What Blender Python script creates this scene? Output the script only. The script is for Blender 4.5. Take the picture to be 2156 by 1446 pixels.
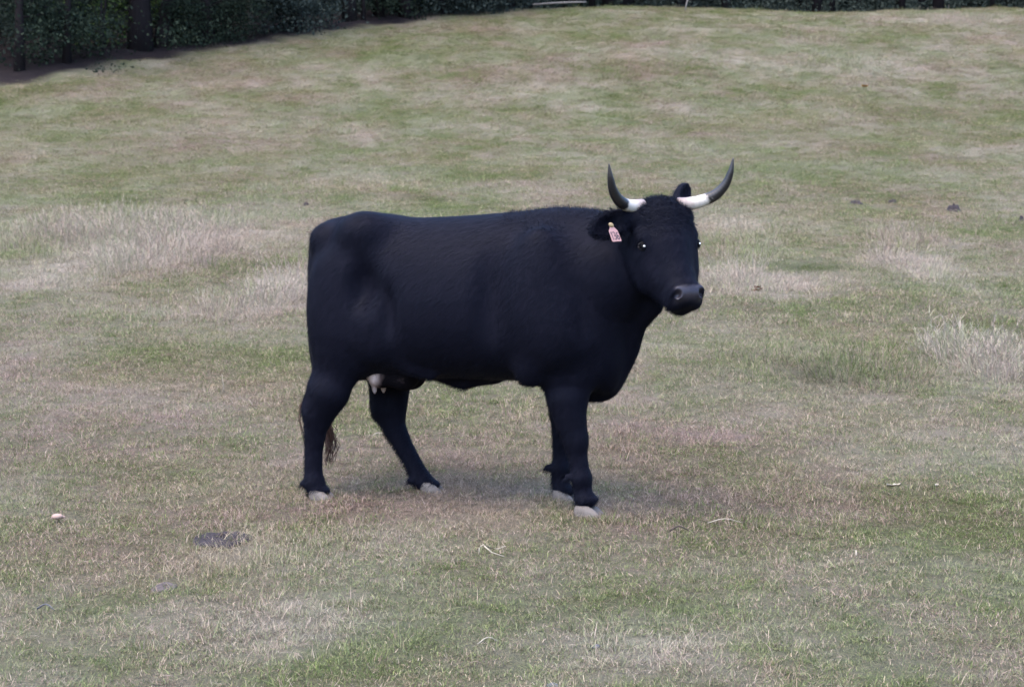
import bpy, math, random
import numpy as np
from mathutils import Vector, Matrix

for _o in list(bpy.data.objects): bpy.data.objects.remove(_o)
SC = bpy.context.scene
COL = SC.collection
R = math.radians

# ------------------------------------------------------------------ camera, world, sun, exposure
cam_d = bpy.data.cameras.new('camera'); cam = bpy.data.objects.new('camera', cam_d); COL.objects.link(cam)
cam.location = (0, 0, 1.6); cam.rotation_euler = (R(90-1.2037), 0, 0)
cam_d.sensor_width = 36; cam_d.lens = 65.96; cam_d.clip_end = 900; cam_d.clip_start = .05
cam_d.dof.use_dof = True; cam_d.dof.focus_distance = 7.6; cam_d.dof.aperture_fstop = 8.0
SC.camera = cam
SUN_EL, SUN_AZ = 68, 215            # soft light high behind the viewer's left shoulder
world = bpy.data.worlds.new('World'); SC.world = world; world.use_nodes = True
wn = world.node_tree.nodes; wl = world.node_tree.links; wn.clear()
sky = wn.new('ShaderNodeTexSky'); sky.sky_type = 'NISHITA'; sky.sun_disc = False
sky.sun_elevation = R(SUN_EL); sky.sun_rotation = R(SUN_AZ); sky.dust_density = 4; sky.air_density = 1.0
hs = wn.new('ShaderNodeHueSaturation'); hs.inputs['Saturation'].default_value = 1.38
bg = wn.new('ShaderNodeBackground'); bg.inputs['Strength'].default_value = .15
wo = wn.new('ShaderNodeOutputWorld')
wl.new(sky.outputs[0], hs.inputs['Color']); wl.new(hs.outputs[0], bg.inputs[0]); wl.new(bg.outputs[0], wo.inputs[0])
sun_d = bpy.data.lights.new('sun', 'SUN'); sun_d.energy = .5; sun_d.angle = R(120); sun_d.color = (1, .985, .965)
sun = bpy.data.objects.new('sun', sun_d); COL.objects.link(sun)
_a = R(SUN_AZ); _e = R(SUN_EL)
sun.rotation_euler = Vector((math.sin(_a)*math.cos(_e), math.cos(_a)*math.cos(_e), math.sin(_e))).to_track_quat('Z', 'Y').to_euler()
vs = SC.view_settings; vs.view_transform = 'Standard'; vs.look = 'None'; vs.gamma = 1; vs.exposure = 2.15
vs.use_curve_mapping = False
SC.cycles.use_denoising = True

# ------------------------------------------------------------------ helpers
def tag(o, label=None, cat=None, group=None, kind=None):
    if label: o['label'] = label
    if cat: o['category'] = cat
    if group: o['group'] = group
    if kind: o['kind'] = kind
    return o
def mesh_obj(name, v, f, mat=None, parent=None, smooth=True, attrs=None):
    me = bpy.data.meshes.new(name)
    v = np.asarray(v, np.float32)
    if isinstance(f, np.ndarray):
        k = f.shape[1]
        me.vertices.add(len(v)); me.vertices.foreach_set('co', v.ravel())
        me.loops.add(f.size); me.loops.foreach_set('vertex_index', f.astype(np.int32).ravel())
        me.polygons.add(len(f)); me.polygons.foreach_set('loop_start', np.arange(0, f.size, k, dtype=np.int32))
        me.update(calc_edges=True); me.validate()
    else:
        me.from_pydata([tuple(map(float, p)) for p in v], [], [tuple(map(int, q)) for q in f])
    for n, a in (attrs or {}).items():
        at = me.attributes.new(n, 'FLOAT', 'POINT'); at.data.foreach_set('value', np.asarray(a, np.float32))
    if smooth: me.polygons.foreach_set('use_smooth', np.ones(len(me.polygons), bool))
    if mat: me.materials.append(mat)
    o = bpy.data.objects.new(name, me)
    COL.objects.link(o)
    if parent is not None: o.parent = parent
    return o
def empty(name, loc, rz=0.):
    o = bpy.data.objects.new(name, None); COL.objects.link(o); o.location = loc; o.rotation_euler = (0, 0, rz)
    o.empty_display_size = .1
    return o
class NT:
    def __init__(s, name):
        s.m = bpy.data.materials.new(name); s.m.use_nodes = True
        s.t = s.m.node_tree; s.n = s.t.nodes; s.l = s.t.links
        s.b = s.n['Principled BSDF']; s.out = s.n['Material Output']
    def node(s, typ, **kw):
        x = s.n.new(typ)
        for k, v in kw.items(): setattr(x, k, v)
        return x
    def link(s, a, b): s.l.new(a, b)
    def put(s, sock, val):
        if hasattr(val, 'is_output') or isinstance(val, bpy.types.NodeSocket): s.l.new(val, sock)
        else: sock.default_value = val
    def noise(s, scale, detail=3, rough=.55, vec=None, dist=0.):
        x = s.node('ShaderNodeTexNoise'); x.inputs['Scale'].default_value = scale
        x.inputs['Detail'].default_value = detail; x.inputs['Roughness'].default_value = rough
        x.inputs['Distortion'].default_value = dist
        if vec is not None: s.l.new(vec, x.inputs['Vector'])
        return x.outputs['Fac']
    def coord(s, which='Object'): return s.node('ShaderNodeTexCoord').outputs[which]
    def pos(s): return s.node('ShaderNodeNewGeometry').outputs['Position']
    def attr(s, name, typ='GEOMETRY', out='Fac'):
        x = s.node('ShaderNodeAttribute'); x.attribute_name = name; x.attribute_type = typ; return x.outputs[out]
    def ramp(s, fac, stops):
        x = s.node('ShaderNodeValToRGB'); e = x.color_ramp.elements
        while len(e) < len(stops): e.new(.5)
        for q, (p, c) in zip(e, stops):
            q.position = p; q.color = (c[0], c[1], c[2], 1) if not isinstance(c, (int, float)) else (c, c, c, 1)
        s.l.new(fac, x.inputs[0]); return x.outputs[0]
    def mix(s, fac, a, b, mode='MIX'):
        x = s.node('ShaderNodeMix', data_type='RGBA', blend_type=mode)
        s.put(x.inputs[0], fac)
        for sock, v in ((x.inputs[6], a), (x.inputs[7], b)):
            s.put(sock, v if not isinstance(v, tuple) else (*v[:3], 1))
        return x.outputs[2]
    def math(s, op, a, b=None, clamp=False):
        x = s.node('ShaderNodeMath', operation=op, use_clamp=clamp); s.put(x.inputs[0], a)
        if b is not None: s.put(x.inputs[1], b)
        return x.outputs[0]
    def base(s, col): s.put(s.b.inputs['Base Color'], col if not isinstance(col, tuple) else (*col[:3], 1))
    def set(s, rough=None, spec=None, **kw):
        if rough is not None: s.put(s.b.inputs['Roughness'], rough)
        if spec is not None: s.put(s.b.inputs['Specular IOR Level'], spec)
    def bump(s, h, strength=.4, dist=.01):
        x = s.node('ShaderNodeBump'); x.inputs['Strength'].default_value = strength; x.inputs['Distance'].default_value = dist
        s.l.new(h, x.inputs['Height']); s.l.new(x.outputs[0], s.b.inputs['Normal'])
# ------------------------------------------------------------------ terrain
def _perm(seed):
    r = np.random.RandomState(seed); p = r.permutation(256)
    return np.concatenate([p, p, p[:2]])
_PERMS = {}
def perlin(x, y, seed=0):
    if seed not in _PERMS: _PERMS[seed] = _perm(seed)
    p = _PERMS[seed]
    x = np.asarray(x, float); y = np.asarray(y, float)
    xi = np.floor(x).astype(int); yi = np.floor(y).astype(int)
    xf = x - xi; yf = y - yi; xi &= 255; yi &= 255
    u = xf*xf*xf*(xf*(xf*6-15)+10); v = yf*yf*yf*(yf*(yf*6-15)+10)
    def g(ix, iy, dx, dy):
        a = p[p[ix] + iy] * (2*math.pi/256)
        return np.cos(a)*dx + np.sin(a)*dy
    n0 = g(xi, yi, xf, yf)*(1-u) + g(xi+1, yi, xf-1, yf)*u
    n1 = g(xi, yi+1, xf, yf-1)*(1-u) + g(xi+1, yi+1, xf-1, yf-1)*u
    return (n0*(1-v) + n1*v)*1.41
def fbm(x, y, seed=0, oct=4, gain=.5):
    s = 0; a = 1; t = 0
    for i in range(oct):
        s = s + a*perlin(x*2**i, y*2**i, seed+i*17); t += a; a *= gain
    return s/t
EYE = 1.6
_KY = np.array([-40, 0, 5.85, 8.5, 28, 46, 56, 62, 70, 95, 140, 320.])
_KZ = np.array([-2.6, -1.62, -1.19, -.915, 1.62, 5.62, 8.42, 9.64, 10.2, 11.2, 14., 26.]) + EYE
_KS = np.array([.02, .06, .10, .105, .155, .29, .26, .125, .05, .05, .07, .07])
def profile(y):
    y = np.clip(np.asarray(y, float), -40, 319.9)
    i = np.clip(np.searchsorted(_KY, y, side='right')-1, 0, len(_KY)-2)
    h = _KY[i+1]-_KY[i]; t = (y-_KY[i])/h
    return ((2*t**3-3*t*t+1)*_KZ[i] + (t**3-2*t*t+t)*h*_KS[i]
            + (-2*t**3+3*t*t)*_KZ[i+1] + (t**3-t*t)*h*_KS[i+1])
def terrain(x, y):
    """height of the pasture at x, y (metres)"""
    x = np.asarray(x, float); y = np.asarray(y, float)
    z = profile(y)
    far = np.clip((y-14)/30, 0, 1)
    z = z + far*.16*fbm(x/9., y/9., 5, 2) - .10*np.exp(-((x-9.5)/3.)**2-((y-60)/9)**2) + .10*np.exp(-((x-4.2)/3)**2-((y-60)/9)**2)
    calm = 1-.9*np.exp(-((x+.1)/1.5)**4-((y-8.45)/.9)**4)
    z = z + calm*(.035*fbm(x/2.4, y/2.4, 9, 2)*(1+far*1.4) + .024*fbm(x/.7, y/.8, 11, 3)*(1+far*2.6))
    return z

# ------------------------------------------------------------------ what grows where: dryness, mauve, paleness, tallness
PATCHES = [(8.0, 38.54, 4.1, 3.66, 'g', 0.5), (-5.74, 30.34, 2.46, 3.45, 'g', 0.55), (-2.15, 13.54, 0.89, 1.12, 'g', 0.6), (-1.62, 13.08, 0.4, 0.86, 'g', 0.4), (3.04, 19.32, 0.49, 0.49, 'd', 1.0), (2.02, 8.12, 0.23, 0.37, 'g', 0.9), (0.89, 7.24, 0.07, 0.13, 'g', 0.9), (0.33, 6.82, 0.21, 0.19, 'g', 0.7), (-1.12, 7.04, 0.2, 0.27, 'g', 0.6), (3.86, 15.08, 0.27, 0.45, 'g', 0.8), (-3.1, 25.64, 0.78, 1.14, 'g', 0.4), (-2.55, 19.44, 0.3, 0.53, 'd', 0.6), (-3.96, 25.16, 0.25, 0.49, 'd', 0.7), (-5.53, 27.4, 0.42, 0.29, 'd', 0.5), (5.57, 27.46, 2.09, 1.01, 'g', 0.4), (2.23, 12.54, 0.63, 0.51, 'd', 0.35), (-0.14, 7.16, 0.22, 0.19, 'g', 0.5), (0.63, 7.08, 0.11, 0.18, 'g', 0.5), (-1.23, 27.24, 0.34, 0.34, 'd', 0.6), (0.45, 7.0, 0.11, 0.14, 'g', 0.8), (0.21, 11.24, 0.85, 0.51, 'g', 0.2), (2.21, 10.62, 0.65, 0.81, 'g', 0.4), (-3.79, 22.12, 1.12, 2.33, 'p', 1.0), (-4.18, 19.48, 0.84, 1.14, 'p', 0.6), (-5.18, 24.76, 1.25, 1.07, 'p', 0.6), (-2.1, 17.4, 0.31, 2.1, 'p', 1.0), (-5.54, 22.62, 0.86, 1.53, 'p', 0.85), (2.33, 18.02, 0.78, 1.19, 'p', 1.0), (2.79, 22.9, 0.64, 1.81, 's', 0.9), (4.19, 19.42, 0.39, 1.97, 'p', 0.9), (4.7, 22.6, 0.46, 1.08, 'p', 0.8), (3.31, 13.04, 0.3, 1.1, 'p', 0.8), (1.87, 12.92, 0.56, 0.88, 'w', 0.9), (1.31, 12.26, 0.28, 0.46, 'w', 0.7), (2.21, 12.28, 0.37, 0.51, 'w', 0.8), (3.54, 16.06, 0.49, 0.63, 'w', 0.6), (-3.17, 38.2, 0.87, 1.52, 'p', 0.6), (-2.38, 29.6, 1.5, 1.47, 's', 0.7), (-2.72, 15.84, 0.56, 0.72, 'p', 0.6), (-4.39, 17.92, 0.54, 0.78, 'p', 0.6), (-1.15, 7.6, 0.21, 0.32, 's', 0.7), (-0.79, 6.5, 0.36, 0.32, 'p', 0.6), (0.42, 6.26, 0.41, 0.34, 'p', 0.55), (1.1, 10.32, 0.86, 0.9, 'b', 0.7), (-2.18, 10.52, 1.28, 1.54, 'b', 0.7), (-0.76, 8.4, 0.55, 0.35, 'b', 0.8), (-0.44, 9.68, 0.61, 0.8, 'b', 0.6), (1.35, 8.56, 0.54, 0.4, 'b', 0.5), (-1.72, 7.74, 0.43, 0.62, 'b', 0.4), (1.24, 6.96, 0.44, 0.34, 'b', 0.4), (-5.83, 36.76, 1.86, 1.49, 'b', 0.5), (0.84, 45.98, 3.03, 1.89, 'b', 0.3), (7.49, 47.72, 3.02, 1.43, 'p', 0.5), (12.98, 57.02, 2.6, 1.42, 'p', 0.7), (1.55, 6.62, 0.27, 0.26, 'b', 0.3), (8.41, 51.88, 1.05, 1.05, 'p', 0.6), (8.57, 46.38, 1.06, 1.19, 'p', 0.5), (1.68, 41.04, 0.73, 0.3, 'p', 0.6), (3.22, 12.94, 0.2, 0.91, 'p', 0.6), (-9.01, 34.04, 1.03, 0.86, 's', 0.6), (-5.07, 38.78, 1.57, 0.99, 's', 0.3)]
TREE_EDGE = [(-60, 20), (-30, 33), (-11.8, 43.4), (-9.8, 47.0), (-6.2, 51.2), (-2.5, 56.2), (.3, 58.9), (5, 63), (12, 64), (20, 64), (34, 60), (60, 50)]
_ex = np.array([p[0] for p in TREE_EDGE], float); _ey = np.array([p[1] for p in TREE_EDGE], float)
def wood(x, y):
    """metres behind the edge of the wood (negative: out on the pasture)"""
    return (np.asarray(y) - np.interp(x, _ex, _ey))*.75
def sm(a, lo, hi):
    t = np.clip((a-lo)/(hi-lo), 0, 1); return t*t*(3-2*t)
def fields(x, y):
    n1 = fbm(x/1.3+7, y/1.9, 21, 4, .6); n2 = fbm(x/5., y/7.+3, 22, 3); n3 = fbm(x/.45, y/.6, 23, 3, .6); n4 = fbm(x/2.6+11, y/3.4, 27, 4, .6)
    far = np.clip((y-18)/30, 0, 1)
    dry = .46 - .12*far + .80*n1 + .45*n2 + .34*n3
    hue = .50 + .85*n4 + .2*n3
    pale = .32 + .75*fbm(x/2.1+3, y/3., 29, 4, .6) + .25*n3
    tall = np.clip(.9*fbm(x/1.7+31, y/2.4, 33, 3)+.3*n4-.12, 0, 1)
    dark = np.clip(1.3*fbm(x/.9+9, y/1.0, 41, 3)-.42+.12*far+far*.5*fbm(x/.5, y/.9, 47, 2), 0, 1)  # far terms paint short shadow streaks among the grass clumps
    for (px, py, rx, ry, k, s) in PATCHES:
        w = s*np.exp(-(((x-px)/rx)**2+((y-py)/ry)**2)*1.1)
        if k == 'g': dry = dry*(1-w) + (.28+.25*n3)*w; pale = pale - .25*w; tall = tall*(1-.8*w)
        elif k == 'd': dry = dry - .4*w; dark = dark + .8*w; pale = pale - .3*w; tall = tall*(1-w)
        elif k == 'p': dry = dry + .5*w; hue = hue*(1-w)+.62*w; pale = pale + .8*w; tall = tall + .85*w*np.clip(1+1.6*n4, .3, 1.6)
        elif k == 'w': dry = dry*(1-w)+(.62+.3*n3)*w; hue = hue*(1-w)+.55*w; pale = pale*(1-w)+(.55+.3*n3)*w; tall = tall + .5*w; dark = dark + .4*w*np.clip(1+2.5*n3, 0, 2)
        elif k == 's': dry = dry + .45*w; hue = hue*(1-w)+.05*w; pale = pale + .35*w; tall = tall + .45*w
        elif k == 'b': dry = dry*(1-w) + (.86+.3*n3+.25*n1)*w; hue = hue*(1-w) + (1.0+.3*n3)*w; pale = pale - .15*w; tall = tall*(1-.7*w)
    pale = pale - .02*far
    return dict(dry=np.clip(dry, .05, .97), hue=np.clip(hue, 0, 1), pale=np.clip(pale, 0, 1), tall=np.clip(tall, 0, 1.2), dark=np.clip(dark, 0, 1))

# ------------------------------------------------------------------ ground sheet
def axis(lo, hi, mid_lo, mid_hi, step, grow=1.16):
    a = list(np.arange(mid_lo, mid_hi+1e-6, step)); s = step; v = mid_lo; left = []
    while v > lo: s *= grow; v -= s; left.append(v)
    s = step; v = a[-1]; right = []
    while v < hi: s *= grow; v += s; right.append(v)
    return np.array(left[::-1] + a + right)
gx = axis(-260, 260, -14, 17, .11); gy = axis(-60, 300, 4, 62, .12)
GX, GY = np.meshgrid(gx, gy)
fl = fields(GX.ravel(), GY.ravel())
GZ = terrain(GX, GY)
nx, ny = len(gx), len(gy)
idx = np.arange(nx*ny).reshape(ny, nx)
gf = np.stack([idx[:-1, :-1], idx[:-1, 1:], idx[1:, 1:], idx[1:, :-1]], -1).reshape(-1, 4)
def grass_colour(T, typ):
    """shared colour logic of turf and blades; typ: where the plant attributes live"""
    dry, hue, pale, dark = (T.attr(k, typ) for k in ('dry', 'hue', 'pale', 'dark'))
    return dry, hue, pale, dark
TG = NT('turf')
dry, hue, pale, dark = grass_colour(TG, 'GEOMETRY')
litter_shade = TG.attr('litter_shade')
nA = TG.noise(38, 6, .75, TG.pos()); nB = TG.noise(9, 5, .7, TG.pos()); nC = TG.noise(130, 3, .7, TG.pos())
nD = TG.math('ADD', TG.math('MULTIPLY', TG.math('SUBTRACT', TG.noise(60, 5, .85, TG.pos()), .5), 2.4), .42, True)
green = TG.mix(nD, (.020, .026, .009), (.120, .150, .052))
straw = TG.mix(nD, (.052, .044, .028), (.280, .250, .165))
mauve = TG.mix(nD, (.046, .031, .028), (.255, .178, .160))
d1 = TG.mix(hue, straw, mauve)
fac = TG.math('ADD', dry, TG.math('MULTIPLY', TG.math('SUBTRACT', nB, .5), 1.5), True)
c = TG.mix(fac, green, d1)
c = TG.mix(TG.math('MULTIPLY', pale, .46), c, (.34, .325, .29))
c = TG.mix(TG.math('MULTIPLY', dark, .6), c, (.030, .036, .016))
c = TG.mix(litter_shade, c, TG.mix(nB, (.009, .008, .010), (.028, .023, .026)))  # leaf litter, darkened further to paint the shade under the trees
TG.base(c); TG.set(rough=1, spec=.1)
TG.bump(TG.math('ADD', nA, nC), .9, .03)
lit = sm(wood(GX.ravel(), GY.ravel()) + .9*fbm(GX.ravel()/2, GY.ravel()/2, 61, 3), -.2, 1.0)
ground = mesh_obj('pasture_ground', np.stack([GX.ravel(), GY.ravel(), GZ.ravel()], 1), gf, TG.m,
                  attrs=dict(dry=fl['dry'], hue=fl['hue'], pale=fl['pale'], dark=fl['dark'], litter_shade=lit))
tag(ground, kind='structure')

# ------------------------------------------------------------------ grass: tufts of separate blades scattered by geometry nodes
def blade_strip(base, head, bend, L, w, nseg, droop, rng):
    """points of one curved blade"""
    d = np.array([math.cos(head), math.sin(head), 0.]); s = np.array([-d[1], d[0], 0])
    tw = rng.uniform(-.6, .6); s = s*math.cos(tw)+np.array([0, 0, 1])*math.sin(tw)*.5
    pts = []; p = np.array(base, float); ang = bend
    for i in range(nseg+1):
        t = i/nseg; ww = w*(1-t**1.5)*.5
        if i < nseg: pts += [p - s*ww, p + s*ww]
        else: pts += [p]
        p = p + (d*math.sin(ang) + np.array([0, 0, 1.])*math.cos(ang))*L/nseg
        ang += droop/nseg
    f = []
    for i in range(nseg-1): f.append((2*i, 2*i+1, 2*i+3, 2*i+2))
    i = nseg-1; f.append((2*i, 2*i+1, 2*i+2))
    return pts, f
def tuft(seed, n, rad, L, w, bend, droop, nseg=3):
    rng = np.random.RandomState(seed); V = []; Fc = []; A = []; Tt = []
    for i in range(n):
        r = rad*math.sqrt(rng.rand()); a = rng.rand()*6.283
        pts, f = blade_strip((r*math.cos(a), r*math.sin(a), -.008), rng.rand()*6.283, rng.uniform(*bend), rng.uniform(*L), w*rng.uniform(.7, 1.3), nseg, rng.uniform(*droop), rng)
        o = len(V); V += pts; Fc += [tuple(q+o for q in k) for k in f]; A += [rng.rand()]*len(pts)
        Tt += [rng.rand()]*len(pts)
    return V, Fc, A, Tt
def wisp(seed, n, rad, L, w=.0026):
    """a thin clump of dead flowering stems with fine side branches"""
    rng = np.random.RandomState(seed); V = []; Fc = []; A = []; Tt = []
    def add(pts, f, r1, r2):
        o = len(V); V.extend(pts); Fc.extend(tuple(q+o for q in k) for k in f); A.extend([r1]*len(pts)); Tt.extend([r2]*len(pts))
    for i in range(n):
        r = rad*math.sqrt(rng.rand()); a = rng.rand()*6.283; hd = a+rng.normal(0, .8); b = rng.uniform(.05, .75); l = rng.uniform(*L); dr = rng.uniform(.1, .9)
        pts, f = blade_strip((r*math.cos(a), r*math.sin(a), -.01), hd, b, l, w, 3, dr, rng); r1 = .5+.5*rng.rand(); r2 = rng.rand()
        add(pts, f, r1, r2)
        for k in range(5):                                      # open seed head
            q = np.array(pts[4])*(1-k/6.) + np.array(pts[6])*(k/6.)
            pp, ff = blade_strip(q, hd+rng.uniform(-2, 2), rng.uniform(.2, 1.3), l*rng.uniform(.12, .3), w*.8, 2, .5, rng); add(pp, ff, r1, r2)
    return V, Fc, A, Tt
def blade_mat(name):
    T = NT(name)
    dry, hue, pale, dark = grass_colour(T, 'INSTANCER'); r1 = T.attr('r1'); r2 = T.attr('r2')
    isdry = T.math('LESS_THAN', r1, dry)
    green = T.ramp(r2, [(0, (.044, .072, .020)), (.5, (.116, .156, .050)), (1, (.210, .250, .100))])
    straw = T.ramp(r2, [(0, (.108, .088, .052)), (.55, (.275, .232, .145)), (1, (.44, .39, .27))])
    mauve = T.ramp(r2, [(0, (.090, .060, .052)), (.55, (.250, .172, .150)), (1, (.40, .31, .275))])
    c = T.mix(isdry, green, T.mix(hue, straw, mauve))
    c = T.mix(T.math('MULTIPLY', T.math('POWER', pale, 1.6), .55), c, (.41, .375, .33))
    c = T.mix(T.math('MULTIPLY', dark, .55), c, (.045, .055, .022))
    T.base(c); T.set(rough=.75, spec=.2)
    tr = T.node('ShaderNodeBsdfTranslucent'); T.put(tr.inputs[0], c)
    mx = T.node('ShaderNodeMixShader'); mx.inputs[0].default_value = .25
    T.link(T.b.outputs[0], mx.inputs[1]); T.link(tr.outputs[0], mx.inputs[2]); T.link(mx.outputs[0], T.out.inputs[0])
    return T.m
BM = blade_mat('grass_blades')
def tuft_collection(name, items):
    c = bpy.data.collections.new(name)
    for i, (V, Fc, A, Tt) in enumerate(items):
        me = bpy.data.meshes.new(name); me.from_pydata([tuple(p) for p in V], [], Fc)
        for n, a in (('r1', A), ('r2', Tt)):
            at = me.attributes.new(n, 'FLOAT', 'POINT'); at.data.foreach_set('value', np.asarray(a, np.float32))
        me.materials.append(BM)
        c.objects.link(bpy.data.objects.new('%s_%02d' % (name, i), me))
    return c
def scatter(name, coll, x, y, scale, var, label, rng, cat='grass', squash=None, zoff=0.):
    z = terrain(x, y) + zoff
    me = bpy.data.meshes.new(name); n = len(x)
    me.vertices.add(n); me.vertices.foreach_set('co', np.stack([x, y, z], 1).astype(np.float32).ravel())
    f = fields(x, y)
    jit = rng.normal(0, .14, n)
    for k, a in dict(dry=np.clip(f['dry']+jit, 0, 1), hue=np.clip(f['hue']+rng.normal(0, .12, n), 0, 1), pale=np.clip(f['pale']+rng.normal(0, .15, n), 0, 1), dark=np.clip(f['dark']+rng.normal(0, .07, n), 0, 1)).items():
        at = me.attributes.new(k, 'FLOAT', 'POINT'); at.data.foreach_set('value', a.astype(np.float32))
    at = me.attributes.new('rot', 'FLOAT_VECTOR', 'POINT')
    at.data.foreach_set('vector', np.stack([rng.normal(0, .16, n), rng.normal(0, .16, n), rng.uniform(0, 6.283, n)], 1).astype(np.float32).ravel())
    at = me.attributes.new('scl', 'FLOAT_VECTOR', 'POINT')
    sq = np.ones(n) if squash is None else squash
    at.data.foreach_set('vector', np.stack([scale, scale, scale*sq], 1).astype(np.float32).ravel())
    at = me.attributes.new('var', 'INT', 'POINT'); at.data.foreach_set('value', var.astype(np.int32))
    o = bpy.data.objects.new(name, me); COL.objects.link(o); me.materials.append(BM)
    ng = bpy.data.node_groups.new(name, 'GeometryNodeTree')
    ng.interface.new_socket('Geometry', in_out='INPUT', socket_type='NodeSocketGeometry')
    ng.interface.new_socket('Geometry', in_out='OUTPUT', socket_type='NodeSocketGeometry')
    N = ng.nodes; L = ng.links
    gi = N.new('NodeGroupInput'); go = N.new('NodeGroupOutput')
    ci = N.new('GeometryNodeCollectionInfo'); ci.inputs['Collection'].default_value = coll
    ci.inputs['Separate Children'].default_value = True; ci.inputs['Reset Children'].default_value = True
    ip = N.new('GeometryNodeInstanceOnPoints'); ip.inputs['Pick Instance'].default_value = True
    def na(nm, t):
        q = N.new('GeometryNodeInputNamedAttribute'); q.data_type = t; q.inputs['Name'].default_value = nm; return q.outputs['Attribute']
    L.new(gi.outputs[0], ip.inputs['Points']); L.new(ci.outputs[0], ip.inputs['Instance'])
    L.new(na('var', 'INT'), ip.inputs['Instance Index'])
    e2r = N.new('FunctionNodeEulerToRotation'); L.new(na('rot', 'FLOAT_VECTOR'), e2r.inputs[0]); L.new(e2r.outputs[0], ip.inputs['Rotation'])
    L.new(na('scl', 'FLOAT_VECTOR'), ip.inputs['Scale']); L.new(ip.outputs[0], go.inputs[0])
    md = o.modifiers.new('scatter', 'NODES'); md.node_group = ng
    tag(o, label, cat, kind='stuff')
    return o
rng = np.random.RandomState(4)
def zone(y0, y1, dens):
    """random points on the part of the pasture seen between two distances, a step wider than the view"""
    hw = lambda y: .273*y*1.12+1.0
    area = (y1-y0)*(hw(y0)+hw(y1)); n = int(area*dens)
    y = rng.uniform(y0, y1, n*2); x = rng.uniform(-1, 1, n*2)*hw(y1)
    k = np.abs(x) < hw(y); x, y = x[k], y[k]
    return x[:n], y[:n]
short = tuft_collection('turf_tuft', [tuft(100+i, 48, .066, (.012, .036), .0028, (.2, 1.45), (.2, 1.7)) for i in range(6)] +
                        [tuft(120+i, 42, .080, (.018, .055), .0024, (.7, 1.6), (-.5, 1.0)) for i in range(5)] +
                        [tuft(140+i, 32, .050, (.025, .075), .0025, (.1, 1.2), (.3, 2.0)) for i in range(4)])
xs, ys, sc, va = [], [], [], []
for (y0, y1, dens, s0) in ((4.3, 9.5, 720, .92), (9.5, 15, 420, 1.05), (15, 24, 190, 1.4), (24, 38, 125, 1.7), (38, 63, 64, 2.3)):
    x, y = zone(y0, y1, dens)
    w = wood(x, y); k = rng.rand(len(x)) > sm(w, -1.2, .6); x, y = x[k], y[k]
    f = fields(x, y)
    v = np.where(rng.rand(len(x)) < .07+.4*f['tall'], rng.randint(11, 15, len(x)), np.where(rng.rand(len(x)) < f['dry']*.6, rng.randint(6, 11, len(x)), rng.randint(0, 6, len(x))))
    s = s0*rng.uniform(.65, 1.2, len(x))*(1+.35*f['tall'])*(1-.30*f['dark'])
    xs.append(x); ys.append(y); sc.append(s); va.append(v)
for hx, hy in [(-0.878, 8.653), (-0.376, 8.821), (0.341, 8.303), (0.241, 8.644)]:                                # longer grass round the feet
    a = rng.uniform(0, 6.283, 46); r = rng.uniform(.075, .17, 46)
    xs.append(hx+.02+r*np.cos(a)*1.1); ys.append(hy-.02+r*np.sin(a)); sc.append(rng.uniform(.55, .95, 46)); va.append(rng.randint(6, 15, 46))
xs, ys, sc, va = map(np.concatenate, (xs, ys, sc, va))
near_squash = np.clip(1.05-.012*(ys-8), .55, 1.)
scatter('pasture_grass', short, xs, ys, sc, va, 'short grazed grass, part green and part dead, covering the sloping pasture', rng, squash=near_squash)
tallc = tuft_collection('wisp_tuft', [wisp(200+i, 15, .10, (.10, .24)) for i in range(5)] + [wisp(230+i, 34, .22, (.10, .26), .0052) for i in range(4)])
xs, ys, sc = [], [], []
for (y0, y1, dens, s0) in ((4.3, 10, 30, .55), (10, 18, 34, .85), (18, 30, 22, 1.0), (30, 62, 10, 1.2)):
    x, y = zone(y0, y1, dens); f = fields(x, y)
    k = (rng.rand(len(x)) < f['tall']*1.0+.02) & (wood(x, y) < -.6); x, y, t = x[k], y[k], f['tall'][k]
    xs.append(x); ys.append(y); sc.append(s0*(.40+.95*t)*rng.uniform(.7, 1.2, len(x)))
xs, ys, sc = map(np.concatenate, (xs, ys, sc))
scatter('dead_grass', tallc, xs, ys, sc, np.where(ys < 10.5, rng.randint(0, 5, len(xs)), rng.randint(5, 9, len(xs))), 'wispy clumps of taller pale dead grass standing in the pasture', rng)

# ------------------------------------------------------------------ the wood along the top of the pasture
def leaf_mat(name, lo, mid, hi):
    T = NT(name)
    r = T.attr('r1'); n = T.noise(.9, 3, .6, T.pos())
    c = T.ramp(T.math('ADD', T.math('MULTIPLY', r, .65), T.math('MULTIPLY', n, .35)), [(.2, lo), (.55, mid), (.95, hi)])
    T.base(c); T.set(rough=.95, spec=.06)
    tr = T.node('ShaderNodeBsdfTranslucent'); T.put(tr.inputs[0], c)
    mx = T.node('ShaderNodeMixShader'); mx.inputs[0].default_value = .2
    T.link(T.b.outputs[0], mx.inputs[1]); T.link(tr.outputs[0], mx.inputs[2]); T.link(mx.outputs[0], T.out.inputs[0])
    return T.m
LEAF = dict(dark=leaf_mat('dark_leaves', (.010, .017, .013), (.022, .034, .025), (.044, .060, .042)),
            blue=leaf_mat('haze_tinted_leaves', (.015, .023, .023), (.030, .042, .040), (.056, .072, .066)),  # bluish tint paints distance haze into the leaf colour
            far=leaf_mat('woodland_leaves', (.020, .030, .027), (.034, .047, .042), (.050, .066, .059)),  # lightened blue grey, haze glow behind the trunks put into the colour
            mid=leaf_mat('mid_green_leaves', (.020, .032, .014), (.038, .056, .024), (.065, .090, .036)),
            bright=leaf_mat('painted_sunlit_leaves', (.035, .062, .022), (.070, .115, .040), (.11, .17, .065)))  # sunlight put into the leaf green of the gap bushes
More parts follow.
